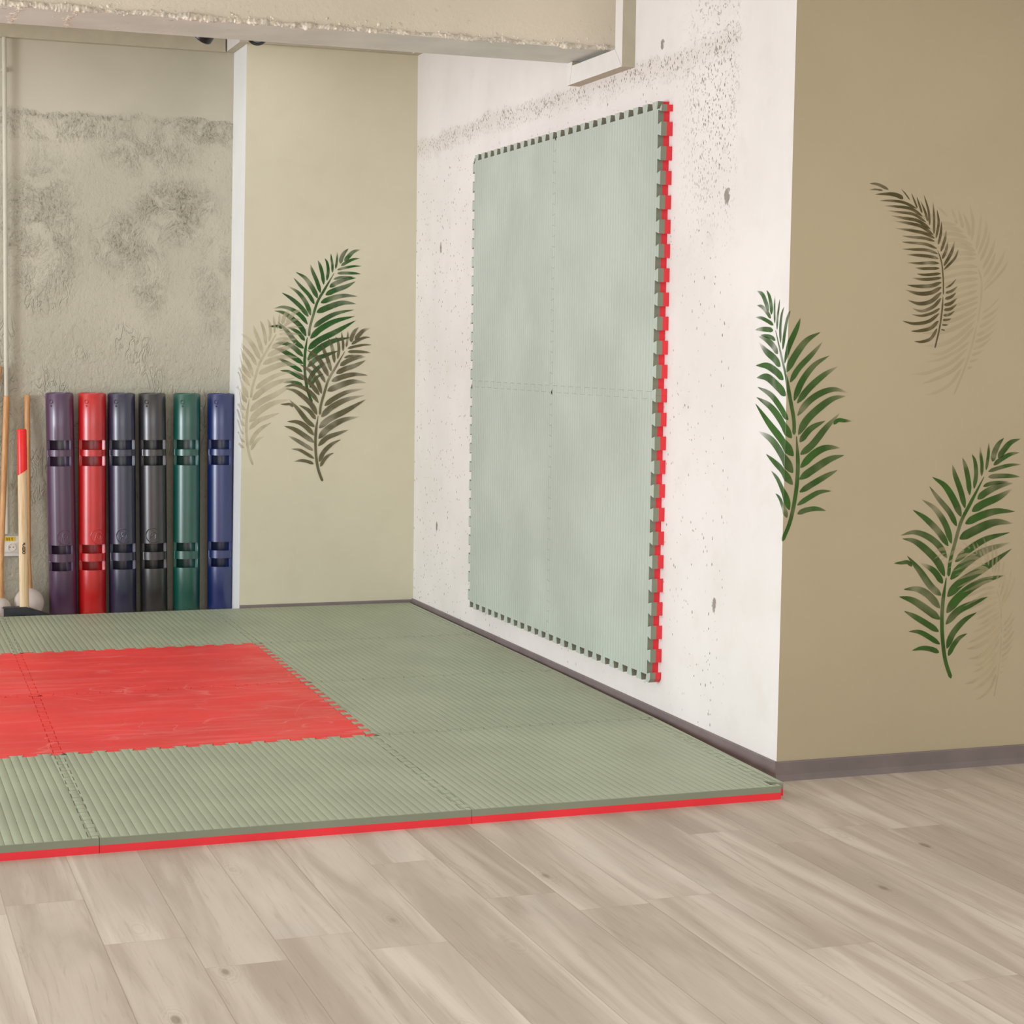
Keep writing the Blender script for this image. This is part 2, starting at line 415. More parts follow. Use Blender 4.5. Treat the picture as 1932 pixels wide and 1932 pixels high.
for k in range(420):                                  # loose crumbs of plaster above the edge
    x = -3.2*rng.random()-.02; hgt = abs(rng.gauss(0, .014))+.003; r = rng.uniform(.0015, .0052)*(1 if rng.random() > .12 else 1.5)
    mt = Matrix.Translation((x, BN+.0008, BZ+hgt)) @ Matrix.Rotation(rng.random()*6, 4, 'Y') @ Matrix.Diagonal((r*rng.uniform(.8, 1.7), r*.7, r, 1))
    bmesh.ops.create_icosphere(bm, subdivisions=1, radius=1, matrix=mt)
link('crumbling_plaster_edge', bm, M['crumb'], beam, 50)
bm = bmesh.new()                                       # two white plaster joints across the soffit at the left
for X0, tilt in ((-2.085, .012), (-1.905, .02), ):
    for k in range(46):
        t = k/45; r = rng.uniform(.0012, .0040)
        mt = Matrix.Translation((X0+tilt*math.sin(t*9)*.5+rng.gauss(0, .006), BN+(BF-BN)*t, BZ-.0002)) @ Matrix.Rotation(rng.uniform(-.6, .6), 4, 'Z') @ Matrix.Diagonal((r*rng.uniform(1, 4.5), r*2.0, r*.3, 1))
        bmesh.ops.create_icosphere(bm, subdivisions=2, radius=1, matrix=mt)
for k in range(26):
    r = rng.uniform(.001, .003)
    mt = Matrix.Translation((rng.uniform(-2.2, -1.2), rng.uniform(BN, BF), BZ-.0003)) @ Matrix.Diagonal((r*rng.uniform(1, 7), r*1.5, r*.4, 1))
    bmesh.ops.create_icosphere(bm, subdivisions=1, radius=1, matrix=mt)
link('plaster_smears', bm, M['crumb'], beam, 60)

# boxed-in ducts under the ceiling and round the beam
D = .04
bm = bmesh.new()
box(bm, -6.0, -.845-D, .30-D, .30, 2.698, 2.762); box(bm, -.838, -D, -D, 0, 2.702, 2.766)
for f in bm.faces: f.material_index = 0
f0 = box(bm, -.838-D, -.838, -D, .30, 2.701, 2.765)
for i in (0, 5): f0[i].material_index = 1 if i == 5 else 0
f0 = box(bm, -D, 0, -1.2, -.0, 2.702, 2.766); f0[5].material_index = 1
struct(link('trim_2', bm, [M['duct_shaded'], M['duct']]), 'slim boxed duct running under the ceiling round the pillar')
bm = bmesh.new()
T = .05
def duct_leg(y0, y1, z0, z1):
    f = box(bm, -T, 0, y0, y1, z0, z1); f[2].material_index = 1; f[0].material_index = 1  # front and underside take the darker, shaded colour
duct_leg(-2.612, -2.548, 2.286, CEIL); duct_leg(-2.5478, -2.1402, 2.286, 2.354); duct_leg(-2.14, -2.09, 2.286, BZ-.001)
for z_ in (0,):   # mitre line
    tube(bm, [(-T-.0002, -2.549, 2.353), (-T-.0002, -2.611, 2.287)], .0007, 5, mi=1)
    tube(bm, [(-T-.0002, -2.139, 2.354), (-T-.0002, -2.12, 2.287)], .0007, 5, mi=1)
tag(link('cable_duct', bm, [M['duct'], M['duct_shaded']]), 'white square plastic cable duct bent under the beam on the white wall', 'cable duct')

# baseboards
def skirt(name, p0, p1, nrm, h=.058, t=.010):
    bm = bmesh.new(); p0 = Vector(p0); p1 = Vector(p1); n = Vector(nrm)
    prof = [(0, 0), (.020, 0), (.019, .003), (t+.002, .010), (t, .018), (t-.002, h-.003), (t-.004, h), (0, h)]
    rows = [[bm.verts.new(p + n*a + Vector((0, 0, b))) for a, b in prof] for p in (p0, p1)]
    for i in range(len(prof)):
        j = (i+1) % len(prof); bm.faces.new((rows[0][i], rows[1][i], rows[1][j], rows[0][j]))
    bm.faces.new(rows[0]); bm.faces.new(rows[1][::-1])
    bmesh.ops.recalc_face_normals(bm, faces=bm.faces)
    return struct(link(name, bm, M['skirting']))
skirt('baseboard_right', (0, YC-.008, 0), (0, .0, 0), (-1, 0, 0))
skirt('baseboard_front_right', (-.008, YC, 0), (3.2, YC, 0), (0, -1, 0))
skirt('baseboard_pillar', (-.868, 0, 0), (0, 0, 0), (0, -1, 0), .054)

# ================================================================== PUZZLE MATS
P12 = 1/12
def wave_pts(n=12, h=.013, start=.5):
    """dovetail line for t in 0..1, offset -h..h"""
    out = [(0, 0)]
    p = 1/n
    out = []
    for k in range(n):
        a = k*p
        out += [(a+.0*p, -h), (a+.29*p, -h), (a+.21*p, h), (a+.79*p, h), (a+.71*p, -h)]
    out.append((1, -h))
    return out
def side_line(A, B, kind, flip=1):
    """points from A to B (excluded); positive offset = left of A->B times flip"""
    A = Vector(A); B = Vector(B); d = B-A; n = Vector((-d.y, d.x)).normalized()*flip
    if kind == 'flat': return []
    w = wave_pts()
    pts = [A + d*t + n*o for t, o in w]
    return pts
def inset(poly, g):
    out = []; n = len(poly)
    for i in range(n):
        p0, p, p1 = poly[i-1], poly[i], poly[(i+1) % n]
        d0 = (p-p0).normalized(); d1 = (p1-p).normalized()
        n0 = Vector((-d0.y, d0.x)); n1 = Vector((-d1.y, d1.x))     # inward for CCW
        m_ = (n0+n1)
        if m_.length < 1e-4: out.append(p+n0*g); continue
        m_.normalize(); k = max(.4, m_.dot(n0)); out.append(p+m_*(g/k))
    return out
def dedupe(poly):
    out = []
    for p in poly:
        if not out or (p-out[-1]).length > 1e-4: out.append(p)
    if (out[0]-out[-1]).length < 1e-4: out.pop()
    return out
def mat_poly(c00, c10, c11, c01, kinds, strip=None):
    """corners CCW; kinds = bottom, right, top, left ; shared waves are generated in +x / +y order"""
    pts = []
    pts += side_line(c00, c10, kinds[0][0], kinds[0][1])
    pts += side_line(c10, c11, kinds[1][0], kinds[1][1])
    l = side_line(c01, c11, kinds[2][0], kinds[2][1]); pts += ([] if kinds[2][0] == 'flat' else l[::-1])
    l = side_line(c00, c01, kinds[3][0], kinds[3][1]); pts += ([Vector(c01)] if kinds[3][0] == 'flat' else l[::-1])
    return dedupe(pts)
def slab(name, poly, z0, z1, mats, parent, tf, bevel=.0012, zfun=None):
    """mats = [top/bottom surface, side]"""
    bm = bmesh.new()
    lo = [bm.verts.new(tf(p.x, p.y, z0)) for p in poly]; hi = [bm.verts.new(tf(p.x, p.y, z1)) for p in poly]
    n = len(poly)
    ft = bm.faces.new(hi); fb = bm.faces.new(lo[::-1])
    for i in range(n):
        f = bm.faces.new((lo[i], lo[(i+1) % n], hi[(i+1) % n], hi[i])); f.material_index = 1
    bmesh.ops.recalc_face_normals(bm, faces=bm.faces)
    if bevel:
        bmesh.ops.bevel(bm, geom=list(ft.edges), offset=bevel, segments=2, affect='EDGES', clamp_overlap=True)
    bmesh.ops.triangulate(bm, faces=[f for f in bm.faces if len(f.verts) > 4])
    return link(name, bm, mats, parent)

W2 = ('wave', 1); W2n = ('wave', -1); FL = ('flat', 1)
# measured node grid of the floor mats: rows from the front edge to the back
rowsY = [-3.995, -2.985, -2.005, -1.060, -.012]
colX = [[-.078, -.040, -.030, -.026, -.022], [-1.060, -1.048, -1.028, -1.010, -.992],
        [-2.058, -2.038, -2.012, -1.993, -1.975], [-3.06, -3.04, -3.01, -2.99, -2.97]]
STRIP = .034
flat_tf = lambda x, y, z: (x, y, z)
rows_txt = ['front row by the plank floor', 'second row from the front', 'third row from the front', 'back row']
labels = {}
for c in range(3):
    for r_ in range(4):
        red = c in (1, 2) and r_ in (1, 2)
        col_txt = ['beside the white wall', 'in the middle column', 'at the left edge of the photo'][c]
        if red:
            lab = ('red' + ' foam puzzle mat ' + ('closest to the tubes' if r_ == 2 else 'closest to the camera')
                   + (', right of the red seam' if c == 1 else ', left of the red seam'))
        else:
            lab = {(0, 0): 'green ribbed floor mat at the front right corner under the column edge',
                   (0, 1): 'green ribbed floor mat by the wall, second from the plank floor',
                   (0, 2): 'green ribbed floor mat by the wall, third from the plank floor',
                   (0, 3): 'green ribbed floor mat in the far corner before the pillar',
                   (1, 0): 'green ribbed floor mat in front of the red square, middle of the front edge',
                   (1, 3): 'green ribbed floor mat between the red square and the standing tubes',
                   (2, 0): 'green ribbed floor mat at the front left edge of the photo',
                   (2, 3): 'green ribbed floor mat at the far left before the sledgehammer'}[(c, r_)]
        xl, xr = colX[c+1], colX[c]
        sx = STRIP if c == 0 else 0
        c00 = (xl[r_], rowsY[r_]); c10 = (xr[r_]-sx, rowsY[r_]); c11 = (xr[r_+1]-sx, rowsY[r_+1]); c01 = (xl[r_+1], rowsY[r_+1])
        kb = FL if r_ == 0 else W2; kt = FL if r_ == 3 else W2
        kr = W2; kl = W2
        poly = inset(mat_poly(c00, c10, c11, c01, (kb, kr, kt, kl)), .0006)
        base = thing('foam_puzzle_mat', lab, 'mat', ((c00[0]+c10[0])/2, (c00[1]+c01[1])/2, 0), 'foam puzzle mats on the floor')
        off = base.location.copy()
        up_ = [M['red_top'], M['red_side']] if red else [M['green_floor'], M['green_side']]
        dn_ = [M['green_side'], M['green_side']] if red else [M['red_side'], M['red_side']]
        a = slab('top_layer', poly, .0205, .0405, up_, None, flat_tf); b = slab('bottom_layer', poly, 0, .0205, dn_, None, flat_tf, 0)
        a['label'] = 'red upper layer' if red else 'ribbed green upper layer'; b['label'] = 'green lower layer' if red else 'red lower layer'
        parts = [a, b]
        if c == 0:
            # straight border strip clipped into the teeth of the mat
            y0 = rowsY[r_] + (.036 if r_ == 0 else 0)
            ln = [p for p in side_line(c10, c11, 'wave', 1) if p.y >= y0-1e-4]
            ex = .010 if r_ == 0 else 0
            poly2 = [Vector((xr[r_]+ex*.6, y0)), Vector((xr[r_+1], rowsY[r_+1]))] + [p for p in ln[::-1]]
            poly2 = inset(dedupe(poly2), .0006)
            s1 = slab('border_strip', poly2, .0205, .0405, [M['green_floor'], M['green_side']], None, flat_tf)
            s2 = slab('border_strip_base', poly2, 0, .0205, [M['red_side'], M['red_side']], None, flat_tf, 0)
            s2.parent = s1; parts.append(s1)
        base.location = off
        for p_ in parts:
            p_.parent = base; p_.matrix_parent_inverse = Matrix.Translation(-off)

# four mats fixed to the white wall
PY0, PY1, PZ0, PZ1 = -2.925, -.985, .165, 2.118
ym, zm = (PY0+PY1)/2, (PZ0+PZ1)/2
def wall_tf(a, b, z): return (-.001-z, -a, b)           # a = -Y (to the right), b = Z
for (i, j, lab) in ((0, 1, 'pale green wall mat, upper left of the four on the white wall'), (1, 1, 'pale green wall mat, upper right of the four on the white wall'),
                    (0, 0, 'pale green wall mat, lower left of the four on the white wall'), (1, 0, 'pale green wall mat, lower right of the four on the white wall')):
    a0, a1 = (-PY1, -ym) if i == 0 else (-ym, -PY0)
    b0, b1 = (PZ0, zm) if j == 0 else (zm, PZ1)
    poly = inset(mat_poly((a0, b0), (a1, b0), (a1, b1), (a0, b1), (W2, W2, W2, W2)), .0002)
    base = thing('wall_mat', lab, 'mat', (-.001, -(a0+a1)/2, b0), 'foam mats on the white wall'); off = base.location.copy()
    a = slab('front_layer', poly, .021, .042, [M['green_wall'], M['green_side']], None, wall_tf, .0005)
    b = slab('back_layer', poly, 0, .021, [M['red_side'], M['red_side']], None, wall_tf, 0)
    a['label'] = 'ribbed pale green front layer'; b['label'] = 'red back layer'
    for p_ in (a, b): p_.parent = base; p_.matrix_parent_inverse = Matrix.Translation(-off)

# ================================================================== MOULDED TUBES
def make_tube(col, xt, xb, y, slot_c, mark_a, emblem_a, label, half=60, z_h=1.062):
    """xt/xb: x of the axis at top and bottom; angles are measured from the side facing the room"""
    th = thing('loaded_movement_tube', label, 'exercise tube', (xb, y, 0), 'moulded rubber tubes against the niche wall')
    Ro, Ri = .0645, .050; NA = 96
    zs = [0, .004, .012, .22, .224, .262, .266, .300, .304, .342, .346, .38, .45, .55, .65, .714, .718, .722, .762, .766, .792, .796, .838, .842, .9, 1.0, z_h-.010, z_h-.003, z_h]
    cuts = [(.222, .264), (.302, .344), (.718, .764), (.794, .840)]
    zs = sorted(set([0, .006, .22, .45, .6, .9, z_h-.006, z_h] + [q for c_ in cuts for q in c_]))
    base_a = R(-98)
    lo, hi = slot_c-half, slot_c+half
    def insl(i):
        a = (i+.5)*360/NA; a = (a+98+180) % 360-180
        return lo < a < hi
    bm = bmesh.new()
    def rad(z, inner):
        if inner: return Ri
        r = Ro
        if z < 1e-5 or z > z_h-1e-5: r -= .004
        return r
    def V(cache={}):
        pass
    cache = {}
    def vert(i, k, inner):
        i %= NA; key = (i, k, inner)
        if key not in cache:
            a = 2*PI*i/NA; r = rad(zs[k], inner)
            cache[key] = bm.verts.new((r*math.cos(a), r*math.sin(a), zs[k]))
        return cache[key]
    def solid(i, k):
        if k < 0 or k >= len(zs)-1: return False
        i %= NA
        zc = (zs[k]+zs[k+1])/2
        if any(c0 < zc < c1 for c0, c1 in cuts) and insl(i): return False
        return True
    for k in range(len(zs)-1):
        for i in range(NA):
            if not solid(i, k): continue
            bm.faces.new((vert(i, k, 0), vert(i+1, k, 0), vert(i+1, k+1, 0), vert(i, k+1, 0)))
            bm.faces.new((vert(i, k, 1), vert(i, k+1, 1), vert(i+1, k+1, 1), vert(i+1, k, 1)))
            if not solid(i, k+1): bm.faces.new((vert(i, k+1, 0), vert(i+1, k+1, 0), vert(i+1, k+1, 1), vert(i, k+1, 1)))
            if not solid(i, k-1): bm.faces.new((vert(i, k, 0), vert(i, k, 1), vert(i+1, k, 1), vert(i+1, k, 0)))
            if not solid(i-1, k): bm.faces.new((vert(i, k, 0), vert(i, k+1, 0), vert(i, k+1, 1), vert(i, k, 1)))
            if not solid(i+1, k): bm.faces.new((vert(i+1, k, 0), vert(i+1, k, 1), vert(i+1, k+1, 1), vert(i+1, k+1, 0)))
    # the hand grip bars between the slots sit back a little
    for v in bm.verts:
        a = (math.degrees(math.atan2(v.co.y, v.co.x))+98+180) % 360-180
        if lo+4 < a < hi-4 and (.260 < v.co.z < .305 or .760 < v.co.z < .797):
            rr = math.hypot(v.co.x, v.co.y)
            if rr > .06: v.co.x *= .95; v.co.y *= .95
    bmesh.ops.recalc_face_normals(bm, faces=bm.faces)
    es = [e for e in bm.edges if len(e.link_faces) == 2 and e.calc_face_angle(0) > .9]
    bmesh.ops.bevel(bm, geom=es, offset=.0022, segments=2, affect='EDGES', clamp_overlap=True)
    body = link('tube_body', bm, M['tube_'+col], th, 35)
    def on(a, z, h=.0): 
        q = R(-98+a); return Vector(((Ro+h)*math.cos(q), (Ro+h)*math.sin(q), z))
    k = math.degrees(1/Ro)
    # pressed ring and dot near the top
    bm = bmesh.new()
    tube(bm, [on(mark_a+k*.009*math.cos(t*PI/10), z_h-.040+.009*math.sin(t*PI/10)) for t in range(20)], .0022, 6, True)
    tube(bm, [on(mark_a+k*.0032*math.cos(t*PI/4), z_h-.060+.0032*math.sin(t*PI/4)) for t in range(8)], .0022, 6, True)
    link('weight_mark', bm, M['tube_'+col], th, 40)
    if emblem_a is not None:
        bm = bmesh.new(); zc = .384; q = .034
        ec = emblem_a
        P = lambda u, v: on(ec+k*u*q, zc+v*q)
        tube(bm, [P(math.cos(t), math.sin(t)) for t in [R(40+i*9) for i in range(32)]], .0024, 6)
        tube(bm, [P(-.45+.25*t/5, -.55+t*.22) for t in range(6)], .0022, 6)
        tube(bm, [P(.55*t-.15, .28+.20*math.sin(t*2.6)) for t in [i/7 for i in range(8)]], .0022, 6)
        tube(bm, [P(.48*math.cos(t)+.35, .42*math.sin(t)-.15) for t in [R(60+i*16) for i in range(10)]], .0022, 6)
        tube(bm, [P(.30+.05*t, -.45+t*.30) for t in (0, 1, 2)], .0022, 6)
        link('moulded_emblem', bm, M['tube_'+col], th, 40)
    th.rotation_euler = (0, math.atan2(xt-xb, z_h), 0)
    return th
ty = .215
make_tube('purple', -1.682, -1.672, ty, -8, -34, 14, 'purple moulded rubber tube with grip slots, beside the sledgehammer', 60)
make_tube('red', -1.531, -1.537, ty, 2, -22, 26, 'bright red moulded rubber tube with grip slots', 66)
make_tube('navy', -1.394, -1.392, ty, 6, -22, 6, 'dark slate blue moulded tube between the red and the black one', 66)
make_tube('black', -1.249, -1.243, ty, 8, -24, -2, 'charcoal black moulded rubber tube between slate blue and green', 64)
make_tube('green', -1.082, -1.087, ty, -8, -20, None, 'dark green moulded rubber tube with grip slots', 62)
make_tube('blue', -.918, -.920, ty, -8, -22, None, 'bright blue moulded rubber tube next to the pillar', 56)

# ================================================================== MACES, SLEDGEHAMMER, PIPE, SOCKET
def mace(label, top, ball, rb, handle_r, cap=None):
    th = thing('mace', label, 'mace', (ball[0], ball[1], 0), 'wooden maces leaning in the niche')
    o = Vector((ball[0], ball[1], 0)); b = Vector(ball)-o; t = Vector(top)-o; d = (t-b).normalized()
    bm = bmesh.new()
    n = 14
    pts = [b+d*(rb*.9)+(t-b-d*(rb*.9))*(i/n) for i in range(n+1)]
    rad = [handle_r*(1.35-.5*min(1, i/2)) if i < 2 else handle_r*(.82+.18*(i/n)) for i in range(n+1)]
    pts.append(pts[-1]+d*.004); rad.append(handle_r*.75)
    tube(bm, pts, rad, 20)
    link('wooden_handle', bm, M['beech'], th, 40)
    bm = bmesh.new()
    prof = [(0, -rb*.92)] + [(rb*math.cos(R(a)), rb*math.sin(R(a))) for a in range(-66, 78, 8)] + [(rb*.28, rb*.985), (0, rb*.985)]
    q = d.to_track_quat('Z', 'Y').to_matrix().to_4x4()
    lathe(bm, prof, 40, Matrix.Translation(b) @ q)
    link('ball_head', bm, M['ball'], th, 40)
    return th
mace('wooden handled mace with white ball head, behind the sledgehammer', (-1.824, .275, 1.045), (-1.832, .20, .071), .0705, .0135)
mace('wooden handled mace with white ball head, left of the sledgehammer', (-1.919, .26, 1.040), (-1.968, .165, .054), .053, .0148)
mace('tallest wooden handled mace, cut off by the left photo edge', (-1.950, .27, 1.178), (-2.10, .19, .060), .058, .0145)

sh = thing('sledgehammer', 'sledgehammer with red tipped ash handle and black steel head', 'sledgehammer', (-1.870, .035, 0))
hx0, hx1 = .002, .000
bm = bmesh.new()
def ell(bm, zs, rx, ry, cx, mi=0, seg=24):
    rings = [[bm.verts.new((cx(z)+rx(z)*math.cos(2*PI*i/seg), ry(z)*math.sin(2*PI*i/seg), z)) for i in range(seg)] for z in zs]
    for A, B in zip(rings, rings[1:]):
        for i in range(seg): bm.faces.new((A[i], A[(i+1) % seg], B[(i+1) % seg], B[i])).material_index = mi
    bm.faces.new(rings[0][::-1]); bm.faces.new(rings[-1])
cx_ = lambda z: .004*(1-z/.9)-.001
ell(bm, [.06+.83*i/30 for i in range(31)]+[.895], lambda z: (.0215 if z < .8 else .0205)*(1 if z < .893 else .85), lambda z: .016, cx_)
hd = link('wooden_handle', bm, M['ash'], sh, 40)
bm = bmesh.new(); seg = 28
top_, bot = .899, lambda a: .700+.014*math.cos(a)*1.0
A = [bm.verts.new((cx_(.7)+.0222*math.cos(2*PI*i/seg), .0168*math.sin(2*PI*i/seg), bot(2*PI*i/seg))) for i in range(seg)]
B = [bm.verts.new((cx_(.89)+.0214*math.cos(2*PI*i/seg), .0166*math.sin(2*PI*i/seg), .893)) for i in range(seg)]
Cc = [bm.verts.new((cx_(.89)+.0185*math.cos(2*PI*i/seg), .014*math.sin(2*PI*i/seg), .899)) for i in range(seg)]
for i in range(seg):
    j = (i+1) % seg; bm.faces.new((A[i], A[j], B[j], B[i])); bm.faces.new((B[i], B[j], Cc[j], Cc[i]))
bm.faces.new(Cc)
link('red_grip', bm, M['red_lacquer'], sh, 40)
# stamped characters running down the handle
bm = bmesh.new(); fy = -.0172
def ring_(cx, cz, rx, rz, r=.0013, a0=0, a1=360, n=16):
    tube(bm, [(cx+rx*math.cos(R(a0+(a1-a0)*i/n)), fy, cz+rz*math.sin(R(a0+(a1-a0)*i/n))) for i in range(n+1)], r, 5)
ring_(.001, .352, .0055, .0045, .0016); ring_(.001, .343, .0058, .0042, .0016)
ring_(.001, .331, .0058, .0055, .0016); 
ring_(.001, .363, .0045, .0055, .0013, 40, 300); ring_(.0015, .371, .0045, .0045, .0013, -120, 120); tube(bm, [(-.004, fy, .366), (.006, fy, .376)], .0012, 5)
link('stamped_characters', bm, M['ink'], hd)
bm = bmesh.new()
# steel head: square block on the left, wedge on the right
z0h, z1h = 0.0, .078
prof = [(-.097, .004), (-.093, 0), (.120, 0), (.135, .016), (.132, .03), (.088, .048), (.024, .072), (.012, z1h), (-.092, z1h-.001), (-.097, .071)]
fr = [bm.verts.new((x, -.026 if x < .1 else -.016, z)) for x, z in prof]; bk = [bm.verts.new((x, .026 if x < .1 else .016, z)) for x, z in prof]
n = len(prof)
bm.faces.new(fr); bm.faces.new(bk[::-1])
for i in range(n): bm.faces.new((fr[(i+1) % n], fr[i], bk[i], bk[(i+1) % n]))
bmesh.ops.recalc_face_normals(bm, faces=bm.faces); bev(bm, .003, 2)
hdm = link('steel_head', bm, M['steel'], sh, 35)
bm = bmesh.new(); box(bm, -.0985, -.092, -.0272, .0272, .004, .074); bev(bm, .002, 1)
e_ = link('worn_striking_face', bm, M['steel_edge'], hdm); e_['label'] = 'worn bare steel striking edge'

# thin vertical pipe on the rough wall, stand-off clips
bm = bmesh.new(); px, py = -1.925, .262
tube(bm, [(px+.012-.010*k/12, py, 2.696-(2.696-.395)*k/12) for k in range(13)], .0105, 16)
pp = tag(link('wall_pipe', bm, M['pipe'], None, 40), 'thin white vertical conduit pipe on the rough niche wall', 'pipe')
for z in (2.55, 1.75, .62):
    bm = bmesh.new(); box(bm, px+.0, px+.024, .268, .3, z-.008, z+.008); link('pipe_clip', bm, M['pipe'], pp)

so = thing('wall_socket', 'white wall socket with a yellow sticker behind the maces', 'socket', (-1.905, .3, .33))
bm = bmesh.new(); box(bm, -.045, .05, -.030, 0, -.042, .052); bev(bm, .003, 2); link('socket_housing', bm, M['duct'], so)
bm = bmesh.new(); box(bm, -.040, .043, -.040, -.029, -.022, .022)
bev(bm, .003, 2); pl = link('socket_plate', bm, M['plug_white'], so)
bm = bmesh.new(); lathe(bm, [(.0165, 0), (.0165, .003), (.0185, .003), (.0185, 0)], 28, Matrix.Translation((.003, -.040, 0)) @ Matrix.Rotation(PI/2, 4, 'X'))
lathe(bm, [(0, .0004), (.012, .0004), (.0125, 0)], 28, Matrix.Translation((.003, -.040, 0)) @ Matrix.Rotation(PI/2, 4, 'X')); link('socket_rim', bm, M['plug_white'], pl, 30)
bm = bmesh.new()
for dx in (-.0058, .0098): lathe(bm, [(0, .0012), (.0023, .0012), (.0023, 0)], 14, Matrix.Translation((dx, -.040, .001)) @ Matrix.Rotation(PI/2, 4, 'X'))
link('socket_hole', bm, M['plug_dark'], pl)
bm = bmesh.new(); box(bm, -.042, .020, -.0312, -.0300, .0285, .050); st = link('yellow_sticker', bm, M['yellow'], so)
bm = bmesh.new(); yy = -.0318
def seg_(pts, r=.0009): tube(bm, [(x, yy, z) for x, z in pts], r, 5)
cz = .039; h = .0055
# the characters read mirrored in the picture: 0, 3, 2 seen back to front
seg_([(-.018+.0032*math.cos(t*PI/6), cz+h*math.sin(t*PI/6)) for t in range(13)])
seg_([(-.004, cz+h), (-.0095, cz+h)]); seg_([(-.009, cz+h), (-.009, cz-h)]); seg_([(-.009, cz), (-.0045, cz)]); seg_([(-.009, cz-h), (-.004, cz-h)])
seg_([(.0095, cz+h*.6), (.006, cz+h), (.0025, cz+h*.7), (.0035, cz+.001), (.009, cz-h), (.0022, cz-h)])
link('sticker_number', bm, M['ink'], st)

# ================================================================== BLACK CEILING SPOTLIGHTS
def spot(label, p, d, L=.13, r=.043):
    th = thing('ceiling_spotlight', label, 'spotlight', (p[0], p[1], CEIL), 'black spotlights behind the beam')
    o = Vector((p[0], p[1], CEIL)); p = Vector(p); d = Vector(d).normalized()
    q = (-d).to_track_quat('Z', 'Y').to_matrix().to_4x4()
    bm = bmesh.new()
    lathe(bm, [(0, .012), (r*.72, .012), (r*.86, .001), (r*.93, -.001), (r, .003), (r, L-.006), (r*.93, L), (0, L)], 40, Matrix.Translation(p-o) @ q)
    link('lamp_body', bm, M['black'], th, 35)
    bm = bmesh.new(); lathe(bm, [(0, .0105), (r*.74, .0095), (r*.74, .0115), (0, .0119)], 36, Matrix.Translation(p-o) @ q); link('lamp_lens', bm, M['lens'], th, 35)
    bm = bmesh.new(); c = p-o - d*(L*.6)
    tube(bm, [c, Vector((c.x, c.y, -.014))], .007, 10); lathe(bm, [(0, -.016), (.035, -.016), (.037, -.012), (.037, 0), (0, 0)], 28, Matrix.Translation((c.x, c.y, 0)))
    link('ceiling_mount', bm, M['black'], th, 35)
spot('black cylindrical spotlight under the beam, left of the white duct corner', (-1.232, -1.0, 2.548), (-.42, .6, -.75))
spot('black spotlight under the beam facing the camera, over the pillar', (-1.000, -1.0, 2.570), (-.12, -.80, -.55))

# ================================================================== STENCILLED PALM FRONDS (paint on the walls)
S1 = [
 (34, (502,1500),(455,1478),(395,1470),(333,1484)), (34, (507,1447),(440,1400),(380,1368),(312,1363)), (40, (500,1368),(430,1320),(350,1270),(285,1235)),
 (50, (508,1290),(430,1230),(340,1170),(255,1145)), (48, (508,1220),(440,1140),(370,1100),(282,1100)), (45, (515,1140),(450,1080),(380,980),(305,890)),
 (40, (525,1065),(470,985),(385,935)), (26, (335,957),(310,932),(270,935),(225,938)), (48, (537,1020),(495,930),(420,850),(350,800),(275,785)),
 (42, (552,905),(500,825),(430,770),(350,745),(265,765)), (42, (560,830),(500,740),(420,660),(340,605)), (40, (580,815),(545,700),(480,600),(395,540)),
 (36, (612,705),(570,620),(500,535),(443,458)), (44, (640,645),(600,550),(540,455),(460,400)), (36, (665,592),(640,490),(605,390),(585,318)),
 (32, (695,510),(685,410),(668,330),(648,275)), (27, (722,470),(735,380),(728,300),(708,253)), (22, (770,390),(772,320),(765,260),(760,205)),
 (20, (798,352),(808,290),(814,230),(814,180)), (36, (840,298),(850,245),(875,190),(911,148)),
 (38, (875,275),(910,225),(955,175),(1017,150)), (30, (846,320),(890,285),(950,250),(1010,238)), (26, (812,362),(870,340),(950,318),(1022,312)),
 (32, (812,395),(870,388),(950,386),(1015,390)), (26, (780,455),(830,435),(890,427),(950,422)), (44, (745,535),(800,490),(880,450),(972,430)),
 (50, (710,612),(780,565),(880,520),(968,465)), (50, (668,690),(750,645),(860,610),(985,610)), (58, (632,785),(720,735),(850,680),(970,685)),
 (46, (605,930),(680,860),(800,785),(952,742)), (55, (575,1040),(660,945),(790,860),(958,805)), (58, (556,1148),(640,1060),(800,960),(965,845)),
 (58, (550,1250),(630,1150),(760,1060),(915,1015)), (46, (545,1322),(620,1240),(710,1195),(812,1150)), (40, (551,1475),(590,1380),(660,1300),(742,1248)),
 (32, (561,1522),(590,1460),(630,1410),(680,1382))]
S1_STEM = [(22, (562,1020),(572,930),(600,820),(640,680),(700,560),(785,395)), (24, (577,1665),(540,1540),(522,1370),(525,1200),(548,1030))]
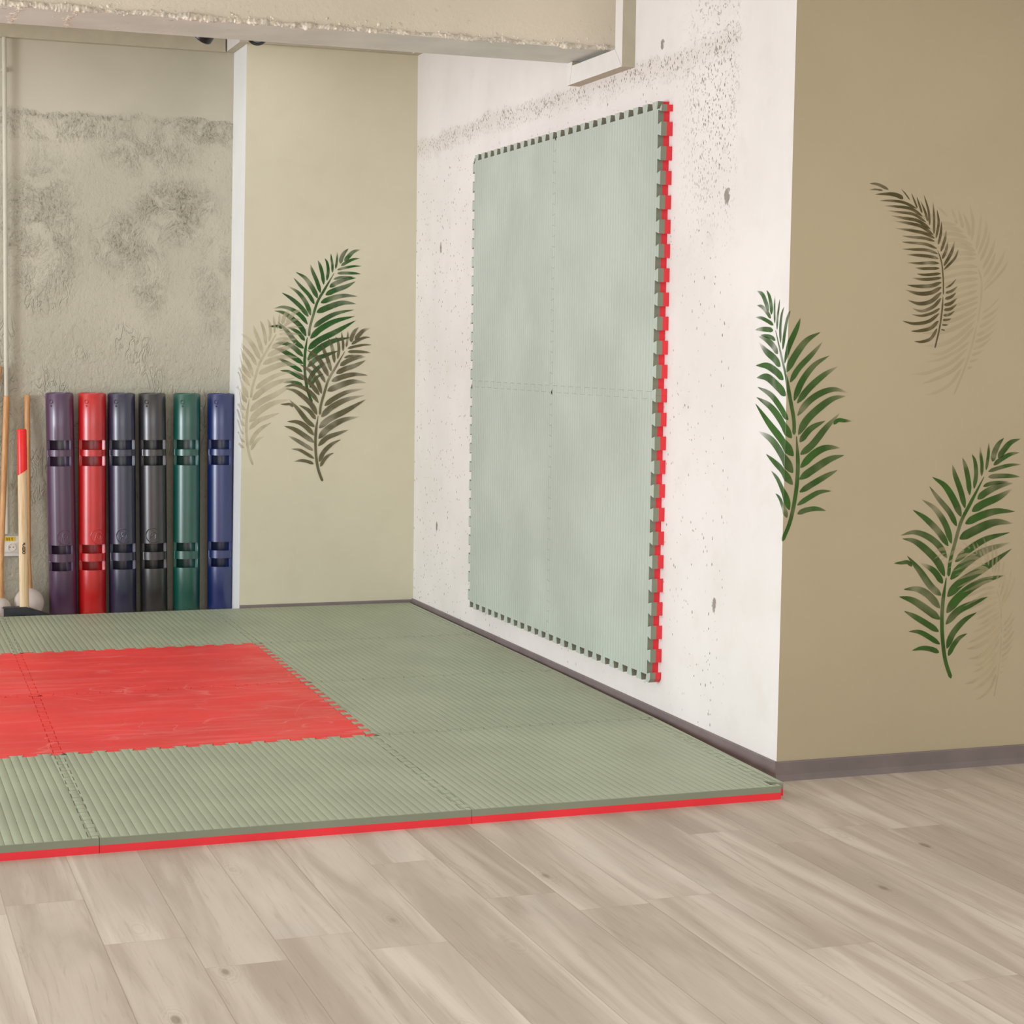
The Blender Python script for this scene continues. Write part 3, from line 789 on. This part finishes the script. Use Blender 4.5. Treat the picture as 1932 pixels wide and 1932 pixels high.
S2 = [
 (24,(388,235),(310,198),(245,190)),(14,(345,242),(290,235),(240,240)),(34,(498,303),(460,280),(400,268),(285,272)),(22,(600,375),(500,330),(400,318),(316,320)),
 (24,(645,435),(560,378),(450,362),(355,357)),(22,(672,478),(580,420),(480,405),(378,393)),(26,(705,530),(610,468),(500,448),(405,430)),
 (26,(728,575),(640,512),(530,485),(430,472)),(26,(738,600),(660,562),(550,540),(435,525)),(24,(738,622),(660,600),(570,592),(485,582)),
 (24,(755,678),(670,645),(570,635),(485,628)),(24,(762,718),(680,690),(580,685),(485,683)),(26,(768,755),(700,738),(600,728),(520,725)),
 (26,(772,790),(700,786),(620,790),(530,785)),(24,(775,828),(710,830),(640,830),(585,822)),(24,(785,868),(720,875),(660,878),(600,870)),
 (26,(790,900),(720,910),(640,912),(560,900)),(32,(790,935),(710,962),(610,965),(525,955)),(34,(790,972),(710,1015),(610,1020),(510,990)),
 (34,(790,1012),(710,1080),(620,1098),(530,1070)),(28,(788,1055),(730,1120),(640,1155),(560,1130)),(24,(778,1135),(720,1170),(640,1190),(560,1180)),
 (28,(772,1175),(690,1235),(580,1250),(490,1228)),(30,(768,1230),(710,1285),(630,1305),(555,1308)),(26,(757,1290),(710,1365),(640,1390),(580,1385)),
 (10,(548,310),(515,265),(480,225)),(14,(605,372),(585,320),(560,260)),(16,(642,408),(622,350),(600,285)),(18,(685,470),(665,400),(630,315)),
 (18,(700,500),(690,390),(655,270)),(18,(732,568),(733,450),(725,320)),(20,(748,600),(768,480),(755,380)),(20,(765,648),(785,560),(790,470)),
 (22,(785,700),(815,610),(828,530)),(24,(797,757),(825,690),(840,620)),(26,(808,812),(865,710),(892,620)),(20,(808,840),(890,755),(922,682)),
 (16,(822,980),(865,955),(905,910)),(22,(822,1018),(870,1002),(918,965)),(26,(818,1062),(860,1050),(905,1015)),(28,(810,1110),(860,1098),(915,1055)),
 (26,(808,1148),(860,1140),(910,1105)),(22,(804,1190),(850,1184),(895,1155)),(20,(800,1225),(835,1224),(868,1215)),(14,(795,1262),(820,1264),(845,1262)),(14,(790,1298),(805,1302),(820,1308))]
S2_STEM = [(10, (805,1030),(803,900),(790,780),(760,690)), (13, (740,1442),(775,1290),(795,1150),(802,1045))]

def paint_mat(name, col, dens=1.0):
    g = G(name, .8, .2)
    at = g.n('ShaderNodeAttribute'); at.attribute_name = 'paint'
    a = g.mul(at.outputs['Fac'], dens)
    blot = g.ss(g.noise(9, 2, .5), .45, .72, .0, .45)
    a = g.math('MULTIPLY', a, g.sub(1, blot), clamp=True)
    tr = g.n('ShaderNodeBsdfTransparent'); mx = g.n('ShaderNodeMixShader')
    g.put(mx.inputs[0], a); g.t.links.new(tr.outputs[0], mx.inputs[1]); g.t.links.new(g.b.outputs[0], mx.inputs[2])
    g.t.links.new(mx.outputs[0], g.out.inputs[0])
    g.base(g.mix(g.ss(g.noise(14, 3), .35, .65), col, tuple(q*1.35 for q in col[:3])+(1,)))
    return g.m
def spline(pts, n):
    P = [Vector(p) for p in pts]
    P = [P[0]*2-P[1]] + P + [P[-1]*2-P[-2]]
    out = []; segs = len(P)-3
    for i in range(n+1):
        t = i/n*segs; k = min(int(t), segs-1); u = t-k
        a, b, c, d = P[k:k+4]
        out.append(.5*((2*b)+(c-a)*u+(2*a-5*b+4*c-d)*u*u+(-a+3*b-3*c+d)*u*u*u))
    return out
def frond(label, leaves, stems, aff, kind, col, dens, off, seed, fade=.5, widen=1.0, skip=()):
    rng = random.Random(seed)
    (a, b, c), (d, e, f) = aff
    bm = bmesh.new(); lay = bm.verts.layers.float.new('paint')
    def strip(wd, pts, stem):
        n = 22 if not stem else 34
        cl = spline(pts, n)
        tipf = 0 if stem else (rng.uniform(.3, 1) if rng.random() < fade else 0)
        bc, bs = rng.uniform(.1, .9), (rng.uniform(.2, .55) if rng.random() < .4 else .0)
        dn = rng.uniform(.82, 1.0)
        prev = None
        for i, p in enumerate(cl):
            s = i/n
            t = (cl[min(i+1, n)]-cl[max(i-1, 0)]).normalized(); nn = Vector((-t.y, t.x))
            if stem: w_ = wd*.5*min(1, (s/.03+.15))**.5*min(1, (1-s)/.25+.25)*(1 if s > .02 else .7)
            else:
                w_ = wd*.49*widen*(min(1, s/.16+.03)**.55)*((1-max(0, (s-.38)/.62)**2.2)**.9 if s < 1 else 0)
            al = dn*(1-tipf*max(0, min(1, (s-.55)/.45))**1.3)*(1-bs*math.exp(-((s-bc)/.14)**2))
            row = []
            for q, ae in ((-1, .5), (-.86, 1), (0, 1), (.86, 1), (1, .5)):
                v = p+nn*(w_*q)
                U = a*v.x+b*v.y+c; Z = d*v.x+e*v.y+f
                bv = bm.verts.new((U, 0, Z)); bv[lay] = al*ae; row.append(bv)
            if prev:
                for k in range(4): bm.faces.new((prev[k], prev[k+1], row[k+1], row[k]))
            prev = row
    for wd, *pts in leaves: strip(wd, pts, False)
    for wd, *pts in stems: strip(wd, pts, True)
    # fold round the wall corner
    fold = 0.0 if kind == 'col' else -.862
    bmesh.ops.bisect_plane(bm, geom=list(bm.verts)+list(bm.edges)+list(bm.faces), plane_co=(fold, 0, 0), plane_no=(1, 0, 0))
    # faces left of the fold get their own vertices
    left = [f_ for f_ in bm.faces if f_.calc_center_median().x < fold]
    if left and len(left) < len(bm.faces): bmesh.ops.split(bm, geom=left)
    for f_ in bm.faces: f_.tag = f_.calc_center_median().x < fold
    done = set()
    for f_ in bm.faces:
        for v in f_.verts:
            if v in done: continue
            done.add(v); U, _, Z = v.co
            if kind == 'col':
                v.co = (-off, YC-U, Z) if f_.tag else (U, YC-off, Z)
            else:
                edge = -(.836+(2.7-Z)*.0132)
                v.co = (edge-off, fold-U, Z) if f_.tag else (U, -off, Z)
    o = link('painted_palm_frond', bm, paint_mat('frond_paint_%d' % seed, col, dens))
    tag(o, label, 'wall painting', 'stencilled palm fronds')
    return o
AF = dict(
 F=((0.0005797, 2.03e-05, 0.237713), (-1.47e-05, -0.0004991, 1.1235612)),
 E=((0.0004609, 1.51e-05, 0.1444422), (1.33e-05, -0.0003957, 1.8725218)),
 E2=((0.0006868, -7.7e-05, 0.1837878), (0.0001929, -0.0005108, 1.763793)),
 F2=((0.0004341, 2.23e-05, 0.4142127), (0.0002061, -0.0004521, 0.7174778)),
 A=((0.0005825, 1.18e-05, -0.8731173), (-1.14e-05, -0.0004904, 1.84981)),
 B=((0.0005755, 9.9e-06, -0.8127349), (-2.81e-05, -0.0004988, 1.4913043)),
 C=((0.0005526, 2.8e-06, -1.1289361), (-1.89e-05, -0.0004958, 1.5623838)),
 D=((-0.0005753, -3.44e-05, 0.3880269), (1e-06, -0.0004952, 1.5527163)))
GR = srgb(52, 88, 36); GR2 = srgb(58, 92, 48); OL = srgb(86, 84, 58); OL2 = srgb(78, 70, 46)
frond('green palm frond stencilled highest on the back pillar', S1, S1_STEM, AF['A'], 'pil', srgb(42, 84, 38), .97, .0006, 1, .5)
frond('pale ghost palm frond wrapping the left edge of the pillar', S1, S1_STEM, AF['C'], 'pil', srgb(182, 174, 146), .52, .0012, 2, .5)
frond('brownish olive palm frond low on the back pillar', S1, S1_STEM, AF['B'], 'pil', srgb(92, 88, 62), .9, .0018, 3, .6)
frond('green palm frond wrapped around the corner of the right column', S1, S1_STEM, AF['D'], 'col', srgb(54, 90, 36), .93, .0006, 4, .6)
frond('large green palm frond low on the olive column', S1, S1_STEM, AF['F'], 'col', srgb(54, 86, 34), .95, .0006, 5, .5)
frond('dark olive feathery frond high on the olive column', S2, S2_STEM, AF['E'], 'col', srgb(82, 74, 46), .95, .0006, 6, .6)
frond('barely visible pale feathery frond high on the column, right of the dark one', S2, S2_STEM, AF['E2'], 'col', srgb(168, 146, 114), .15, .0010, 7, .8)
frond('barely visible pale feathery frond at the lower right of the column', S2, S2_STEM, AF['F2'], 'col', srgb(190, 172, 138), .36, .0012, 8, .8)
